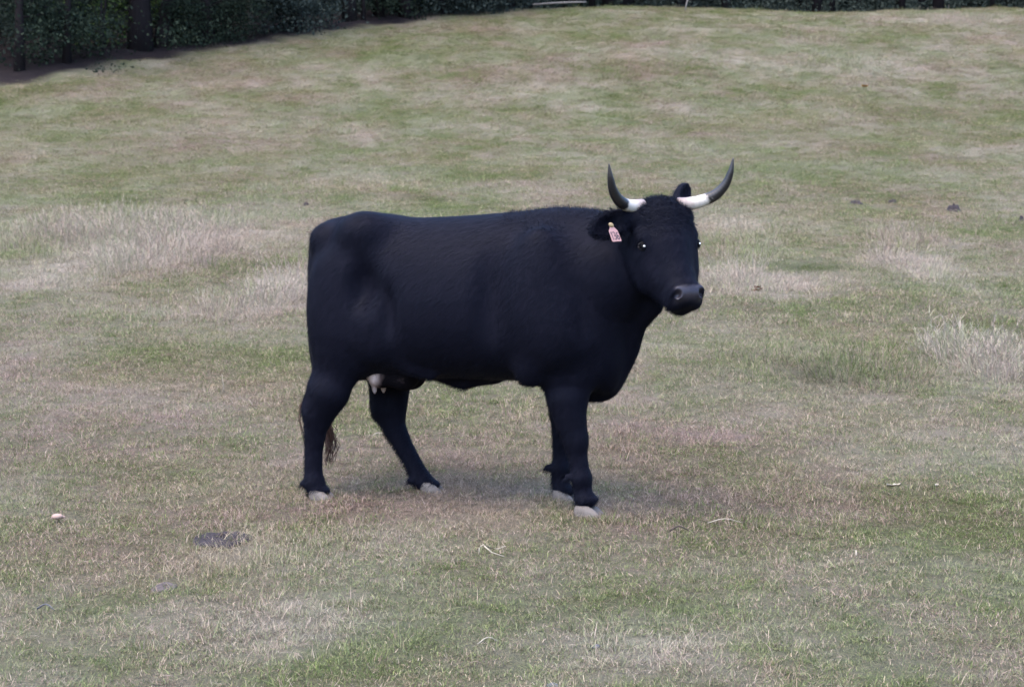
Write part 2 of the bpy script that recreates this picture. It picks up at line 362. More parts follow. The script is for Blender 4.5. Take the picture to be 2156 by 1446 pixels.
def bark_mat(name, a, b):
    T = NT(name); co = T.coord()
    mp = T.node('ShaderNodeMapping'); mp.inputs['Scale'].default_value = (9, 9, 1.6); T.link(co, mp.inputs[0])
    n = T.noise(2.2, 6, .7, mp.outputs[0]); T.base(T.mix(n, a, b)); T.set(rough=.95, spec=.1); T.bump(n, .9, .03); return T.m
BARK = bark_mat('dark_bark', (.006, .005, .007), (.024, .021, .023)); BARKP = bark_mat('grey_bark', (.05, .045, .04), (.14, .125, .11))
def tube(path, rad, seg=9, wob=0., rng=None):
    path = np.asarray(path, float); n = len(path); V = []; Fc = []
    tg = np.gradient(path, axis=0); tg /= np.linalg.norm(tg, axis=1)[:, None]+1e-9
    ref = np.array([1., 0, 0]) if abs(tg[0][0]) < .8 else np.array([0, 1., 0])
    for i in range(n):
        s = np.cross(tg[i], ref); s /= np.linalg.norm(s); q = np.cross(tg[i], s)
        for k in range(seg):
            a = 2*math.pi*k/seg; rr = rad[i]*(1+(rng.uniform(-wob, wob) if rng is not None and wob else 0))
            V.append(path[i]+rr*(math.cos(a)*s+math.sin(a)*q))
    for i in range(n-1):
        for k in range(seg):
            a = i*seg+k; b = i*seg+(k+1) % seg; Fc.append((a, b, b+seg, a+seg))
    Fc.append(tuple(range(seg))[::-1]); Fc.append(tuple((n-1)*seg+k for k in range(seg)))
    return V, Fc
def joinm(parts):
    V = []; Fc = []
    for v, f in parts:
        o = len(V); V += list(v); Fc += [tuple(q+o for q in k) for k in f]
    return V, Fc
def leaves(c, spread, size, rng, hang=.3):
    """small diamond leaf sprays round the points c"""
    n = len(c)
    p = c + rng.normal(0, 1, (n, 3))*np.asarray(spread)
    d = rng.normal(0, 1, (n, 3)); d[:, 2] -= hang*1.5; d /= np.linalg.norm(d, axis=1)[:, None]
    s = np.cross(d, rng.normal(0, 1, (n, 3))); s /= np.linalg.norm(s, axis=1)[:, None]+1e-9
    L = (size*rng.uniform(.6, 1.4, n))[:, None]; W = L*.36
    nrm = np.cross(d, s)
    v = np.stack([p-d*L*.5, p+s*W+nrm*L*.07, p+d*L*.5, p-s*W+nrm*L*.07], 1).reshape(-1, 3)
    f = np.arange(n*4).reshape(n, 4)
    return v, f, np.repeat(rng.rand(n), 4)
def make_tree(name, x, y, label, cat, seed, h=11, r=.16, lean=(0, 0), base=1.2, cr=2.2, nl=2600, leaf='dark', size=.20, fork=None, low=0, kind='broad', bark=None, sink=.3):
    rng = np.random.RandomState(seed)
    t = empty(name, (x, y, float(terrain(x, y))-sink)); tag(t, label, cat, 'trees along the edge of the wood')
    def pth(x0, y0, z0, lx, ly, hh, n=8, amp=.10):
        a = np.linspace(0, 1, n)
        return np.stack([x0+lx*a**1.2+amp*np.sin(a*5+seed)*a, y0+ly*a+amp*np.cos(a*4+seed)*a, z0+a*hh], 1)
    main = pth(0, 0, 0, lean[0], lean[1], h*.92)
    rad = r*(1-.8*np.linspace(0, 1, len(main))); rad[0] *= 1.5; rad[1] *= 1.1
    mesh_obj('trunk', *tube(main, rad, 9, .12, rng), bark or BARK, t)
    limbs = [main]
    if fork:
        p2 = pth(0, 0, .35, fork[0], fork[1], h*.8); mesh_obj('trunk', *tube(p2, rad*.75, 8, .1, rng), bark or BARK, t); limbs.append(p2)
    cl = []
    nb = 12 if kind != 'bush' else 16
    for i in range(nb):
        src = limbs[i % len(limbs)]; zt = base+(h-base)*((i+.5)/nb)**.9*.85
        k = np.argmin(abs(src[:, 2]-zt)); b0 = src[k]
        a = rng.rand()*6.283; ll = cr*rng.uniform(.6, 1.05)*(1-.5*max(0, (zt-h*.6)/(h*.5)))
        if kind == 'cedar': ll = cr*(1.05-.75*zt/h)*rng.uniform(.8, 1.1)
        e = b0+np.array([math.cos(a)*ll, math.sin(a)*ll, ll*rng.uniform(-.15, .45)])
        mid = (b0+e)/2+np.array([0, 0, .12*ll])
        mesh_obj('limb', *tube([b0, mid, e], [r*.30, r*.2, r*.07], 5), bark or BARK, t)
        for q in range(5): cl.append((b0+(e-b0)*rng.uniform(.3, 1.15), ll*.13+.08))
    for i in range(low):                                            # low skirts of foliage down to the grass
        a = rng.rand()*6.283; q = cr*rng.uniform(.1, .8); cl.append((np.array([math.cos(a)*q, math.sin(a)*q, rng.uniform(.15, max(base, 1.2))]), .28))
    nl = int(nl*3); size = size*.42; per = nl//len(cl)
    C = np.concatenate([np.repeat(c[None], per, 0) for c, s in cl]); S = np.concatenate([np.full((per, 3), s)*[1.2, 1.2, .8] for c, s in cl])
    v, f, rr = leaves(C, S, size, rng)
    v[:, 2] = np.maximum(v[:, 2], .06)
    mesh_obj('crown', v, f, LEAF[leaf], t, smooth=False, attrs=dict(r1=rr))
    return t
TP = [(-12.05, 45.56), (-11.2, 46.82), (-10.58, 48.02), (-9.88, 49.34), (-9.41, 49.86), (-8.26, 50.38), (-7.32, 51.96), (-6.06, 52.4), (-4.79, 55.08), (-4.4, 55.2), (-3.92, 55.84), (-3.23, 56.12), (-2.14, 57.22), (-1.14, 57.96), (-0.04, 58.66)]
SPEC = [
 dict(label='dense dark tree at the far left end of the wood edge', h=12, r=.10, base=1.7, cr=2.8, nl=5600, low=5, leaf='dark'),
 dict(label='dark leafy tree left of the small bright green gap', h=11, r=.09, lean=(.5, 0), base=1.6, cr=2.6, nl=5600, low=5, leaf='dark'),
 dict(label='thin bare sapling standing in the small bright green gap', h=6.5, r=.045, base=3.2, cr=1.3, nl=900, fork=(.5, .2), leaf='mid', name='sapling'),
 dict(label='thick dark upright trunk just right of the small green gap', h=12, r=.27, base=2.0, cr=2.6, nl=5200, low=2),
 dict(label='dark tree leaning right with a light gap under its trunk', h=9, r=.20, base=2.6, cr=1.9, nl=2600, lean=(1.5, .3), low=0),
 dict(label='broad dark cedar column whose foliage reaches the ground', h=9.5, r=.20, base=.5, cr=1.25, nl=6200, low=34, kind='cedar', size=.16, name='cedar_tree'),
 dict(label='slender grey tree between the dark cedar and the bluish bushy tree', h=10, r=.10, base=2.0, cr=1.7, nl=2600, low=4, leaf='dark', bark=BARKP),
 dict(label='dense bluish green bushy tree left of the clear straight trunk', h=9, r=.14, base=.5, cr=1.9, nl=6500, low=16, leaf='blue', kind='bush'),
 dict(label='tree with a clear straight dark trunk and no low leaves', h=13, r=.17, base=3.6, cr=2.4, nl=3000, leaf='dark'),
 dict(label='very thin upright tree just right of the clear straight trunk', h=9, r=.05, base=3.0, cr=1.3, nl=1200, leaf='dark'),
 dict(label='thin forked tree leaning left in the gap of the wood edge', h=9, r=.085, base=3.0, cr=1.6, nl=1500, lean=(-1.6, .2), fork=(.5, .1), leaf='dark'),
 dict(label='dark leafy tree right of the thin forked leaning tree', h=10, r=.16, base=1.3, cr=2.1, nl=5600, low=8, leaf='dark'),
 dict(label='low bluish tree above the green strip of grass', h=7, r=.12, base=.4, cr=1.8, nl=5600, low=16, leaf='blue', kind='bush'),
 dict(label='hazy bluish bushy tree left of the pale fallen pole', h=8, r=.12, base=.4, cr=1.9, nl=5600, low=16, leaf='blue', kind='bush'),
 dict(label='bluish bushy tree directly behind the pale fallen pole', h=8, r=.12, base=.4, cr=2.0, nl=5600, low=16, leaf='blue', kind='bush'),
]
for i, ((x, y), sp) in enumerate(zip(TP, SPEC)):
    sp = dict(sp); nm = sp.pop('name', 'woodland_tree'); lab = sp.pop('label')
    make_tree(nm, x, y+.5, lab, 'tree' if nm != 'sapling' else 'sapling', 700+i, **sp)
# bushes in the gaps, leaves coloured bright to stand for lit growth beyond
GAPS = [(TP[2], 2.2, 'bush painted as sunlit green growth glimpsed through the gap beside the thin bare sapling', 55, .55), (TP[4], 2.6, 'small bush painted as sunlit green growth showing under the trunk that leans right', 56, .28)]
for (gx_, gy_), gd, glab, gs, gw in GAPS:
  bx, by = gx_*1.03, gy_+gd
  b = empty('shrub', (bx, by, float(terrain(bx, by))-.05)); tag(b, glab, 'bush')
  rr_ = np.random.RandomState(gs); cc = rr_.normal(0, 1, (700, 3))*[gw, .35, .45]+[0, 0, .9]; cc[:, 2] = np.clip(cc[:, 2], .1, 2.4)
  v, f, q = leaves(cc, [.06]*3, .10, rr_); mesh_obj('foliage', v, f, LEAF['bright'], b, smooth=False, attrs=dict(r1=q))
  mesh_obj('stem', *joinm([tube([[0, 0, 0], [k*.12, .05*k, .6], [k*.3, .1*k, 1.3]], [.03, .02, .008], 5) for k in (-1, 0.2, 1.1)]), BARK, b)
# the mass of the wood behind: nobody could count it
rng = np.random.RandomState(77)
def mass(n, d0, d1, x0, x1, size, h0, h1, even=False):
    x = rng.uniform(x0, x1, n); d = rng.uniform(d0, d1, n)+3.2*np.abs(fbm(x/2.4, x*0+d0, 95, 3)); y = np.interp(x, _ex, _ey)+d/.75
    z = h0+(h1-h0)*rng.rand(n)**1.15
    g = fbm(x/2.2, (y+z*1.7)/2.2, 91, 2)
    k = (g+.30*rng.rand(n) > .10) | even
    x, y, z = x[k], y[k], z[k]
    gap = np.exp(-((x-TP[2][0]*1.02)/.7)**2)*(z < 2.6)*(y < TP[2][1]+4) + np.exp(-((x-TP[4][0]*1.02)/.4)**2)*(z < 2.6)*(y < TP[4][1]+4); k = rng.rand(len(x)) > gap*1.0
    x, y, z = x[k], y[k], z[k]
    p = np.stack([x, y, terrain(x, y)+z], 1)
    return leaves(p, [.15]*3, size, rng)
A = [mass(200000, 3.0, 8.5, -34, 38, .105, 1.0, 9), mass(30000, 6, 18, -40, 44, .55, .1, 13), mass(16000, 16, 34, -60, 64, 1.0, .2, 15), mass(80000, 7, 30, -60, 64, .95, .1, 14, True), mass(16000, 4.0, 9, -30, 36, .14, .05, 2.2), mass(50000, 2.4, 9, -30, 36, .10, .02, 1.2, True)]
v = np.concatenate([a[0] for a in A]); f = np.arange(len(v)).reshape(-1, 4); q = np.concatenate([a[2] for a in A])
w = mesh_obj('woodland', v, f, LEAF['far'], smooth=False, attrs=dict(r1=q)); tag(w, 'dark mass of the wood behind the first trees and along the crest', 'wood', kind='stuff')
tr_ = []
for i in range(110):
    x = rng.uniform(-30, 34); y = float(np.interp(x, _ex, _ey))+rng.uniform(1.5, 14); h = rng.uniform(8, 13); r0 = rng.uniform(.06, .2)
    z0 = float(terrain(x, y))-.1; dx = rng.normal(0, .5)
    tr_.append(tube([[x, y, z0], [x+dx*.3, y, z0+h*.4], [x+dx, y, z0+h]], [r0*1.2, r0*.9, r0*.3], 7))
w = mesh_obj('woodland_trunks', *joinm(tr_), BARK); tag(w, 'crowded dark trunks deep inside the wood behind the first trees', 'wood', kind='stuff')
# ------------------------------------------------------------------ the cow
COWPOS = (-0.15, 8.6, 0.696)
cow = empty('cow', COWPOS, R(-16))
tag(cow, 'black horned cow standing side on with her head turned to the viewer', 'cow')
class Field:
    """distance field on a grid; smooth unions of simple solids become one continuous skin"""
    def __init__(s, lo, hi, h):
        s.lo = np.array(lo, float); s.h = h; s.n = tuple(int(math.ceil((b-a)/h))+1 for a, b in zip(lo, hi))
        s.F = np.full(s.n, 1., np.float32)
        s.ax = [(s.lo[i]+h*np.arange(s.n[i])).astype(np.float32) for i in range(3)]
    def _sub(s, lo, hi, m):
        sl = []
        for i in range(3):
            a = int(max(0, math.floor((lo[i]-m-s.lo[i])/s.h))); b = int(min(s.n[i], math.ceil((hi[i]+m-s.lo[i])/s.h)+1)); sl.append(slice(a, max(a, b)))
        x = s.ax[0][sl[0]][:, None, None]; y = s.ax[1][sl[1]][None, :, None]; z = s.ax[2][sl[2]][None, None, :]
        return tuple(sl), x, y, z
    def add(s, fn, lo, hi, k):
        sl, x, y, z = s._sub(lo, hi, k+.05); a = s.F[sl]; b = fn(x, y, z)
        h = np.maximum(k-np.abs(a-b), 0)/k; s.F[sl] = np.minimum(a, b)-h*h*k*.25
    def cut(s, fn, lo, hi, k):
        sl, x, y, z = s._sub(lo, hi, k+.05); a = s.F[sl]; b = -fn(x, y, z)
        h = np.maximum(k-np.abs(a-b), 0)/k; s.F[sl] = np.maximum(a, b)+h*h*k*.25
    def chain(s, pts, k, sy=1.):
        pts = [np.array(p, float) for p in pts]
        ps = np.array(pts); r = ps[:, 3].max(); lo = ps[:, :3].min(0)-r; hi = ps[:, :3].max(0)+r
        def fn(x, y, z):
            d = None
            for a, b in zip(pts[:-1], pts[1:]):
                ba = (b-a)[:3]*[1, 1/sy, 1]; L2 = max(float(ba@ba), 1e-9)
                px = x-a[0]; py = (y-a[1])/sy; pz = z-a[2]
                t = np.clip((px*ba[0]+py*ba[1]+pz*ba[2])/L2, 0, 1)
                q = np.sqrt((px-t*ba[0])**2+(py-t*ba[1])**2+(pz-t*ba[2])**2)-(a[3]+(b[3]-a[3])*t)
                d = q if d is None else np.minimum(d, q)
            return d
        s.add(fn, lo, hi, k)
    def ell(s, c, rad, k, ax=None, cut=False):
        c = np.array(c, float); rad = np.array(rad, float); M = np.eye(3) if ax is None else np.array(ax, float)
        m = rad.max() if ax is not None else rad
        def fn(x, y, z):
            px, py, pz = x-c[0], y-c[1], z-c[2]; q = []
            k0 = 0; k1 = 0
            for i in range(3):
                u = px*M[i][0]+py*M[i][1]+pz*M[i][2]; k0 = k0+(u/rad[i])**2; k1 = k1+(u/rad[i]**2)**2
            k0 = np.sqrt(k0); k1 = np.sqrt(k1)+1e-9
            return k0*(k0-1)/k1
        (s.cut if cut else s.add)(fn, c-m, c+m, k)
    def surface(s, smooth=3):
        F = s.F; S = F < 0; nx, ny, nz = s.n
        c = np.zeros((nx-1, ny-1, nz-1), np.uint8)
        for i in (0, 1):
            for j in (0, 1):
                for k in (0, 1): c += S[i:nx-1+i, j:ny-1+j, k:nz-1+k]
        act = (c > 0) & (c < 8); I = np.argwhere(act); idm = np.full(act.shape, -1, np.int32); idm[act] = np.arange(len(I))
        acc = np.zeros((len(I), 3)); cnt = np.zeros(len(I))
        for axi in range(3):
            oth = [q for q in range(3) if q != axi]
            for u in (0, 1):
                for w in (0, 1):
                    o = [0, 0, 0]; o[oth[0]] = u; o[oth[1]] = w; o2 = list(o); o2[axi] = 1
                    a = F[tuple((I+o).T)]; b = F[tuple((I+o2).T)]; m = (a < 0) != (b < 0)
                    t = a[m]/(a[m]-b[m]); p = np.repeat(np.array([o], float), m.sum(), 0); p[:, axi] = t
                    acc[m] += p; cnt[m] += 1
        V = (I+acc/cnt[:, None])*s.h+s.lo
        Q = []
        for axi in range(3):
            oth = [q for q in range(3) if q != axi]
            sl0 = [slice(None)]*3; sl1 = [slice(None)]*3; sl0[axi] = slice(0, -1); sl1[axi] = slice(1, None)
            A = S[tuple(sl0)]; B = S[tuple(sl1)]; E = np.argwhere(A != B)
            ok = (E[:, oth[0]] > 0) & (E[:, oth[1]] > 0) & (E[:, oth[0]] < s.n[oth[0]]-1) & (E[:, oth[1]] < s.n[oth[1]]-1); E = E[ok]
            ins = A[tuple(E.T)]
            q = []
            for u, w in ((1, 1), (0, 1), (0, 0), (1, 0)):
                g = E.copy(); g[:, oth[0]] -= u; g[:, oth[1]] -= w; q.append(idm[tuple(g.T)])
            q = np.stack(q, 1)
            flip = ins if axi != 1 else ~ins
            q[~flip] = q[~flip][:, ::-1]; Q.append(q)
        Q = np.concatenate(Q); Q = Q[(Q >= 0).all(1)]
        e = np.concatenate([Q[:, [0, 1]], Q[:, [1, 2]], Q[:, [2, 3]], Q[:, [3, 0]]])
        for _ in range(smooth):
            for lam in (.5, -.45):
                n = np.bincount(e.ravel(), minlength=len(V)).astype(float); d = np.zeros_like(V)
                for k in range(3): d[:, k] = np.bincount(e[:, 0], V[e[:, 1], k], len(V))+np.bincount(e[:, 1], V[e[:, 0], k], len(V))
                V = V+lam*(d/np.maximum(n, 1)[:, None]-V)
        return V, Q
# frame of the head: b to her left, d the way she faces, z up (slightly rolled); n runs down the face, u out of it
HYAW, HPITCH, HROLL = R(-52.5), R(27), R(3.2)
_d = np.array([math.cos(HYAW), math.sin(HYAW), 0]); _b = np.array([-_d[1], _d[0], 0]); _z = np.array([0, 0, 1.])
HB = _b*math.cos(HROLL)+_z*math.sin(HROLL); HZ = _z*math.cos(HROLL)-_b*math.sin(HROLL); HD = _d
HN = -HZ*math.cos(HPITCH)+HD*math.sin(HPITCH); HU = HD*math.cos(HPITCH)+HZ*math.sin(HPITCH)
HP = np.array((0.908, -0.25, 1.344))
def hd(a, b, c): return HP+HN*a+HB*b+HU*c                # a down the face from the poll, b to her left, c out of the forehead
def hb(b, d, z): return HP+HB*b+HD*d+HZ*z
def hs(a, b, c, r): return [*hd(a, b, c), r]
AX = [HN, HB, HU]
B = Field((-.98, -.82, -.03), (1.26, .42, 1.50), .0078)
# --- trunk: cross-sections along the back
TOR = np.array([(-0.834, 1.172, 0.635), (-0.795, 1.251, 0.569), (-0.743, 1.291, 0.547), (-0.671, 1.31, 0.548), (-0.588, 1.322, 0.548), (-0.518, 1.326, 0.554), (-0.412, 1.318, 0.557), (-0.319, 1.305, 0.56), (-0.181, 1.304, 0.564), (-0.021, 1.31, 0.561), (0.161, 1.321, 0.557), (0.34, 1.329, 0.546), (0.472, 1.33, 0.526), (0.571, 1.318, 0.506), (0.648, 1.266, 0.515), (0.713, 1.137, 0.627)])
TW = np.array([.05, .120, .180, .225, .255, .270, .282, .302, .328, .340, .330, .298, .262, .235, .20, .14])
def interp_s(x, xp, fp):
    """smooth curve through the points"""
    s = np.gradient(fp, xp); x = np.clip(x, xp[0], xp[-1]); i = np.clip(np.searchsorted(xp, x, side='right')-1, 0, len(xp)-2)
    h = xp[i+1]-xp[i]; t = (x-xp[i])/h
    return (2*t**3-3*t*t+1)*fp[i]+(t**3-2*t*t+t)*h*s[i]+(-2*t**3+3*t*t)*fp[i+1]+(t**3-t*t)*h*s[i+1]
def trunk(x, y, z):
    xs = x[:, 0, 0].astype(float); xp = TOR[:, 0]
    zt = interp_s(xs, xp, TOR[:, 1])[:, None, None]; zb = interp_s(xs, xp, TOR[:, 2])[:, None, None]; w = interp_s(xs, xp, TW)[:, None, None]
    zm = zb+(zt-zb)*.47; hh = np.where(z > zm, zt-zm, zm-zb)
    hip = np.exp(-((xs+.50)/.16)**2)[:, None, None]
    p = np.where(z > zm, 2.15+.8*hip, 2.35)
    ww = w*(1-.10*np.clip((z-zm)/hh, 0, 1)*(1-hip))
    q = ((np.abs(y)/ww)**p+(np.abs(z-zm)/hh)**p)**(1/p)
    d = (q-1)*np.minimum(ww, hh)
    e = np.maximum(xp[0]-x, x-xp[-1])+0*d
    k = .06; h = np.maximum(k-np.abs(d-e), 0)/k
    return (np.maximum(d, e)+h*h*k*.25).astype(np.float32)
B.add(trunk, (TOR[0, 0], -.36, .5), (TOR[-1, 0], .36, 1.36), .06)
NH = [(-0.535, -0.15, 1.012, 0.166), (-0.553, -0.165, 0.784, 0.152), (-0.635, -0.17, 0.609, 0.102), (-0.677, -0.17, 0.499, 0.096), (-0.726, -0.16, 0.404, 0.072), (-0.744, -0.155, 0.322, 0.054), (-0.754, -0.15, 0.234, 0.043), (-0.756, -0.15, 0.146, 0.041), (-0.756, -0.15, 0.086, 0.046), (-0.738, -0.15, 0.038, 0.04)]
FH = [(-0.442, 0.15, 0.993, 0.18), (-0.455, 0.17, 0.769, 0.18), (-0.483, 0.17, 0.611, 0.117), (-0.496, 0.165, 0.498, 0.09), (-0.499, 0.16, 0.417, 0.083), (-0.471, 0.155, 0.325, 0.057), (-0.42, 0.15, 0.234, 0.044), (-0.375, 0.15, 0.159, 0.041), (-0.335, 0.15, 0.086, 0.043), (-0.302, 0.15, 0.051, 0.039)]
NF = [(0.439, -0.17, 0.988, 0.179), (0.447, -0.175, 0.777, 0.151), (0.449, -0.165, 0.609, 0.109), (0.455, -0.155, 0.482, 0.084), (0.473, -0.15, 0.376, 0.07), (0.491, -0.15, 0.303, 0.054), (0.504, -0.15, 0.229, 0.043), (0.517, -0.15, 0.145, 0.039), (0.526, -0.15, 0.082, 0.041), (0.535, -0.15, 0.035, 0.043)]
FF = [(0.387, 0.165, 0.772, 0.142), (0.378, 0.155, 0.553, 0.098), (0.359, 0.15, 0.422, 0.061), (0.355, 0.15, 0.323, 0.049), (0.348, 0.15, 0.235, 0.037), (0.346, 0.15, 0.158, 0.036), (0.346, 0.15, 0.088, 0.042), (0.355, 0.15, 0.04, 0.04)]
B.chain(NH[:5], .09, .62); B.chain(NH[3:], .03, .85)
B.chain(FH[:5], .09, .62); B.chain(FH[3:], .03, .85)
B.chain(NF[:4], .10, .55); B.chain(NF[3:], .03, .9)
B.chain(FF[:3], .10, .6); B.chain(FF[1:], .03, .9)
for L in (NH, FH):                                        # hock point and tendon, dew claws
    p = L[4]; B.ell((p[0]-.045, p[1], p[2]+.035), (.028, .022, .045), .035)
    q = L[8]
    for s in (-.028, .028): B.ell((q[0]-.042, q[1]+s, q[2]-.012), (.016, .012, .014), .014)
    B.ell((q[0]+.008, q[1], q[2]-.01), (.040, .045, .036), .03)
    g = L[-1]; B.ell((g[0]+.012, g[1], g[2]+.004), (.050, .048, .024), .020)
for L in (NF, FF):
    q = L[-3]
    for s in (-.028, .028): B.ell((q[0]-.050, q[1]+s, q[2]-.008), (.020, .013, .016), .014)
    B.ell((q[0]+.006, q[1], q[2]-.01), (.040, .045, .036), .03)
    g = L[-1]; B.ell((g[0]+.012, g[1], g[2]+.004), (.050, .048, .024), .020)
p = NF[5]; B.ell((p[0]+.012, p[1], p[2]), (.042, .045, .055), .03)
# hips, pins, shoulders, flank
for s in (-1, 1):
    B.ell((-.50, s*.185, 1.232), (.09, .08, .065), .10)
    B.ell((-.725, s*.115, 1.205), (.05, .045, .05), .07)
    B.ell((.36, s*.25, .93), (.12, .085, .30), .10)
    B.ell((.45, s*.235, .80), (.10, .07, .13), .10)
    B.ell((.30, s*.225, .62), (.06, .05, .08), .06)
    B.ell((-.66, s*.195, .88), (.09, .06, .20), .10)
    B.ell((-.46, s*.400, .985), (.10, .180, .18), .05, cut=True)
    B.ell((-.345, s*.395, .86), (.055, .140, .19), .05, cut=True)
    B.ell((-.42, s*.215, .78), (.08, .05, .12), .08)
    B.chain([[-.33, s*.20, .70, .05], [-.26, s*.19, .62, .028], [-.18, s*.17, .585, .02]], .06, .6)
    B.ell((.15, s*.365, 1.0), (.06, .076, .34), .07, cut=True)
    B.ell((.60, s*.28-.05, .92), (.05, .07, .18), .07, cut=True)
B.chain([(-0.181, -0.0, 0.608, 0.055), (-0.119, 0.0, 0.558, 0.035), (-0.071, 0.0, 0.541, 0.031), (-0.021, 0.0, 0.559, 0.031), (0.059, 0.0, 0.588, 0.048)], .045, .65)
# neck, crest, dewlap
B.chain([[.38, 0, .98, .30], [.55, -.05, .98, .245], [.66, -.12, 1.02, .185], [HP[0]-.11*HD[0], HP[1]-.11*HD[1]+.02, HP[2]-.16, .115]], .10, .75)
B.chain([[.40, 0, 1.215, .07], [.56, -.05, 1.205, .07], [.66, -.13, 1.215, .075], [*(HP-HD*.10-HZ*.05), .075]], .08, .8)
B.chain([(0.83, -0.12, 0.904, 0.054), (0.753, -0.08, 0.819, 0.046), (0.714, -0.04, 0.713, 0.042), (0.625, -0.01, 0.605, 0.043), (0.557, 0.0, 0.529, 0.056), (0.517, 0.0, 0.514, 0.045)], .07, .55)
B.ell((.55, 0, .73), (.13, .14, .16), .10)
# tail
B.chain([[-.755, 0, 1.225, .040], [-.795, 0, 1.18, .034], [-.815, .01, 1.09, .027], [-.815, .02, .9, .024], [-.80, .03, .66, .019], [-.775, .035, .46, .015], [-.765, .04, .40, .010]], .025)
# --- head
B.ell(hd(.085, 0, -.095), (.115, .125, .10), .05, AX)
B.ell(hd(.015, 0, -.06), (.05, .095, .06), .05, AX)
B.chain([hs(.05, -.10, -.06, .052), hs(.05, .10, -.06, .052)], .04)
B.ell(hd(.15, 0, -.055), (.13, .112, .062), .05, AX)
for s in (-1, 1):
    B.ell(hd(.150, s*.116, -.048), (.055, .028, .032), .03, AX)
    B.chain([hs(.22, s*.100, -.085, .018), hs(.34, s*.076, -.088, .016)], .03)     # brow over the orbit
    B.ell(hd(.225, s*.098, -.13), (.115, .040, .075), .05, AX)      # cheek
    B.ell(hd(.185, s*.142, -.042), (.025, .020, .023), .012, AX, cut=True)
    B.chain([hs(.10, s*.105, -.17, .05), hs(.27, s*.085, -.185, .045), hs(.42, s*.04, -.10, .035)], .05)
B.chain([hs(.20, 0, -.075, .088), hs(.30, 0, -.063, .072), hs(.40, 0, -.050, .064)], .05)
B.ell(hd(.30, 0, -.095), (.15, .075, .075), .04, AX)
B.ell(hd(.430, 0, -.050), (.058, .080, .058), .025, AX)
for s in (-1, 1): B.ell(hd(.452, s*.046, -.066), (.036, .036, .042), .02, AX)
B.ell(hd(.425, 0, -.020), (.045, .066, .036), .03, AX)            # muzzle
B.ell(hd(.464, 0, -.100), (.030, .044, .034), .018, AX)            # chin and lower lip
for s in (-1, 1):
    B.ell(hd(.438, s*.052, .000), (.030, .024, .020), .014, AX)
    B.ell(hd(.448, s*.056, .012), (.017, .0160, .028), .008, AX, cut=True)
B.chain([hs(.505, -.085, -.075, .006), hs(.522, 0, -.055, .006), hs(.505, .085, -.075, .006)], .02) if False else None
# ears: cupped leaves
def ear(root, tip, face, wid):
    root = np.array(root); tip = np.array(tip); L = tip-root; ln = np.linalg.norm(L); e1 = L/ln
    fc = np.array(face, float); fc -= e1*(fc@e1); fc /= np.linalg.norm(fc); e2 = np.cross(fc, e1)
    m = root+L*.54
    B.ell(m, (ln*.54, wid, .032), .012, [e1, e2, fc])
    B.ell(m+fc*.026+e1*.008, (ln*.47, wid*.80, .034), .008, [e1, e2, fc], cut=True)
    B.chain([[*(root-e1*.03), .034], [*(root+L*.18), .028]], .03)
EAR_R = (hb(-.130, -.03, -.055), hb(-.315, -.035, -.105), HD*.93+HZ*.15-HB*.2)
EAR_L = (hb(.10, -.09, -.03), hb(.205, -.165, .065), HD*.8+HB*.6+HZ*.1)
ear(*EAR_R, .056); ear(*EAR_L, .050)
V, Q = B.surface(3)
rel = V-HP; ca = rel@HN; cb = rel@HB; cc_ = rel@HU
nosepad = sm(ca, .405, .425)*sm(-ca, -.484, -.462)*sm(cc_, -.050, -.030)*sm(-np.abs(cb), -.074, -.050)*(np.linalg.norm(rel, axis=1) < .7)
TC = NT('black_coat'); co = TC.coord()
mp = TC.node('ShaderNodeMapping'); mp.inputs['Scale'].default_value = (16, 16, 5); mp.inputs['Rotation'].default_value = (0, R(40), 0); TC.link(co, mp.inputs[0])
hair = TC.noise(6, 3, .6, mp.outputs[0]); cloud = TC.noise(5, 4, .6, co)
coat = TC.mix(cloud, (.0028, .0030, .0066), (.0053, .0056, .0120))  # black coat, with the blue sheen of the sky mixed into its colour
coat = TC.mix(TC.math('MULTIPLY', hair, .5), coat, (.0085, .0082, .0140))
pore = TC.noise(180, 3, .6, co)
TC.base(TC.mix(TC.attr('nosepad'), coat, TC.mix(pore, (.011, .009, .013), (.028, .024, .032))))
TC.set(rough=TC.math('SUBTRACT', .62, TC.math('MULTIPLY', TC.attr('nosepad'), .30)), spec=TC.math('ADD', .05, TC.math('MULTIPLY', TC.attr('nosepad'), .35)))
TC.b.inputs['Sheen Weight'].default_value = .022; TC.b.inputs['Sheen Roughness'].default_value = .5; TC.b.inputs['Sheen Tint'].default_value = (.55, .66, 1, 1); TC.b.inputs['Specular Tint'].default_value = (.72, .80, 1, 1)
TC.bump(TC.math('ADD', hair, TC.math('MULTIPLY', cloud, 1.2)), .14, .005)
body = mesh_obj('body', V, Q, TC.m, cow, attrs=dict(nosepad=nosepad))
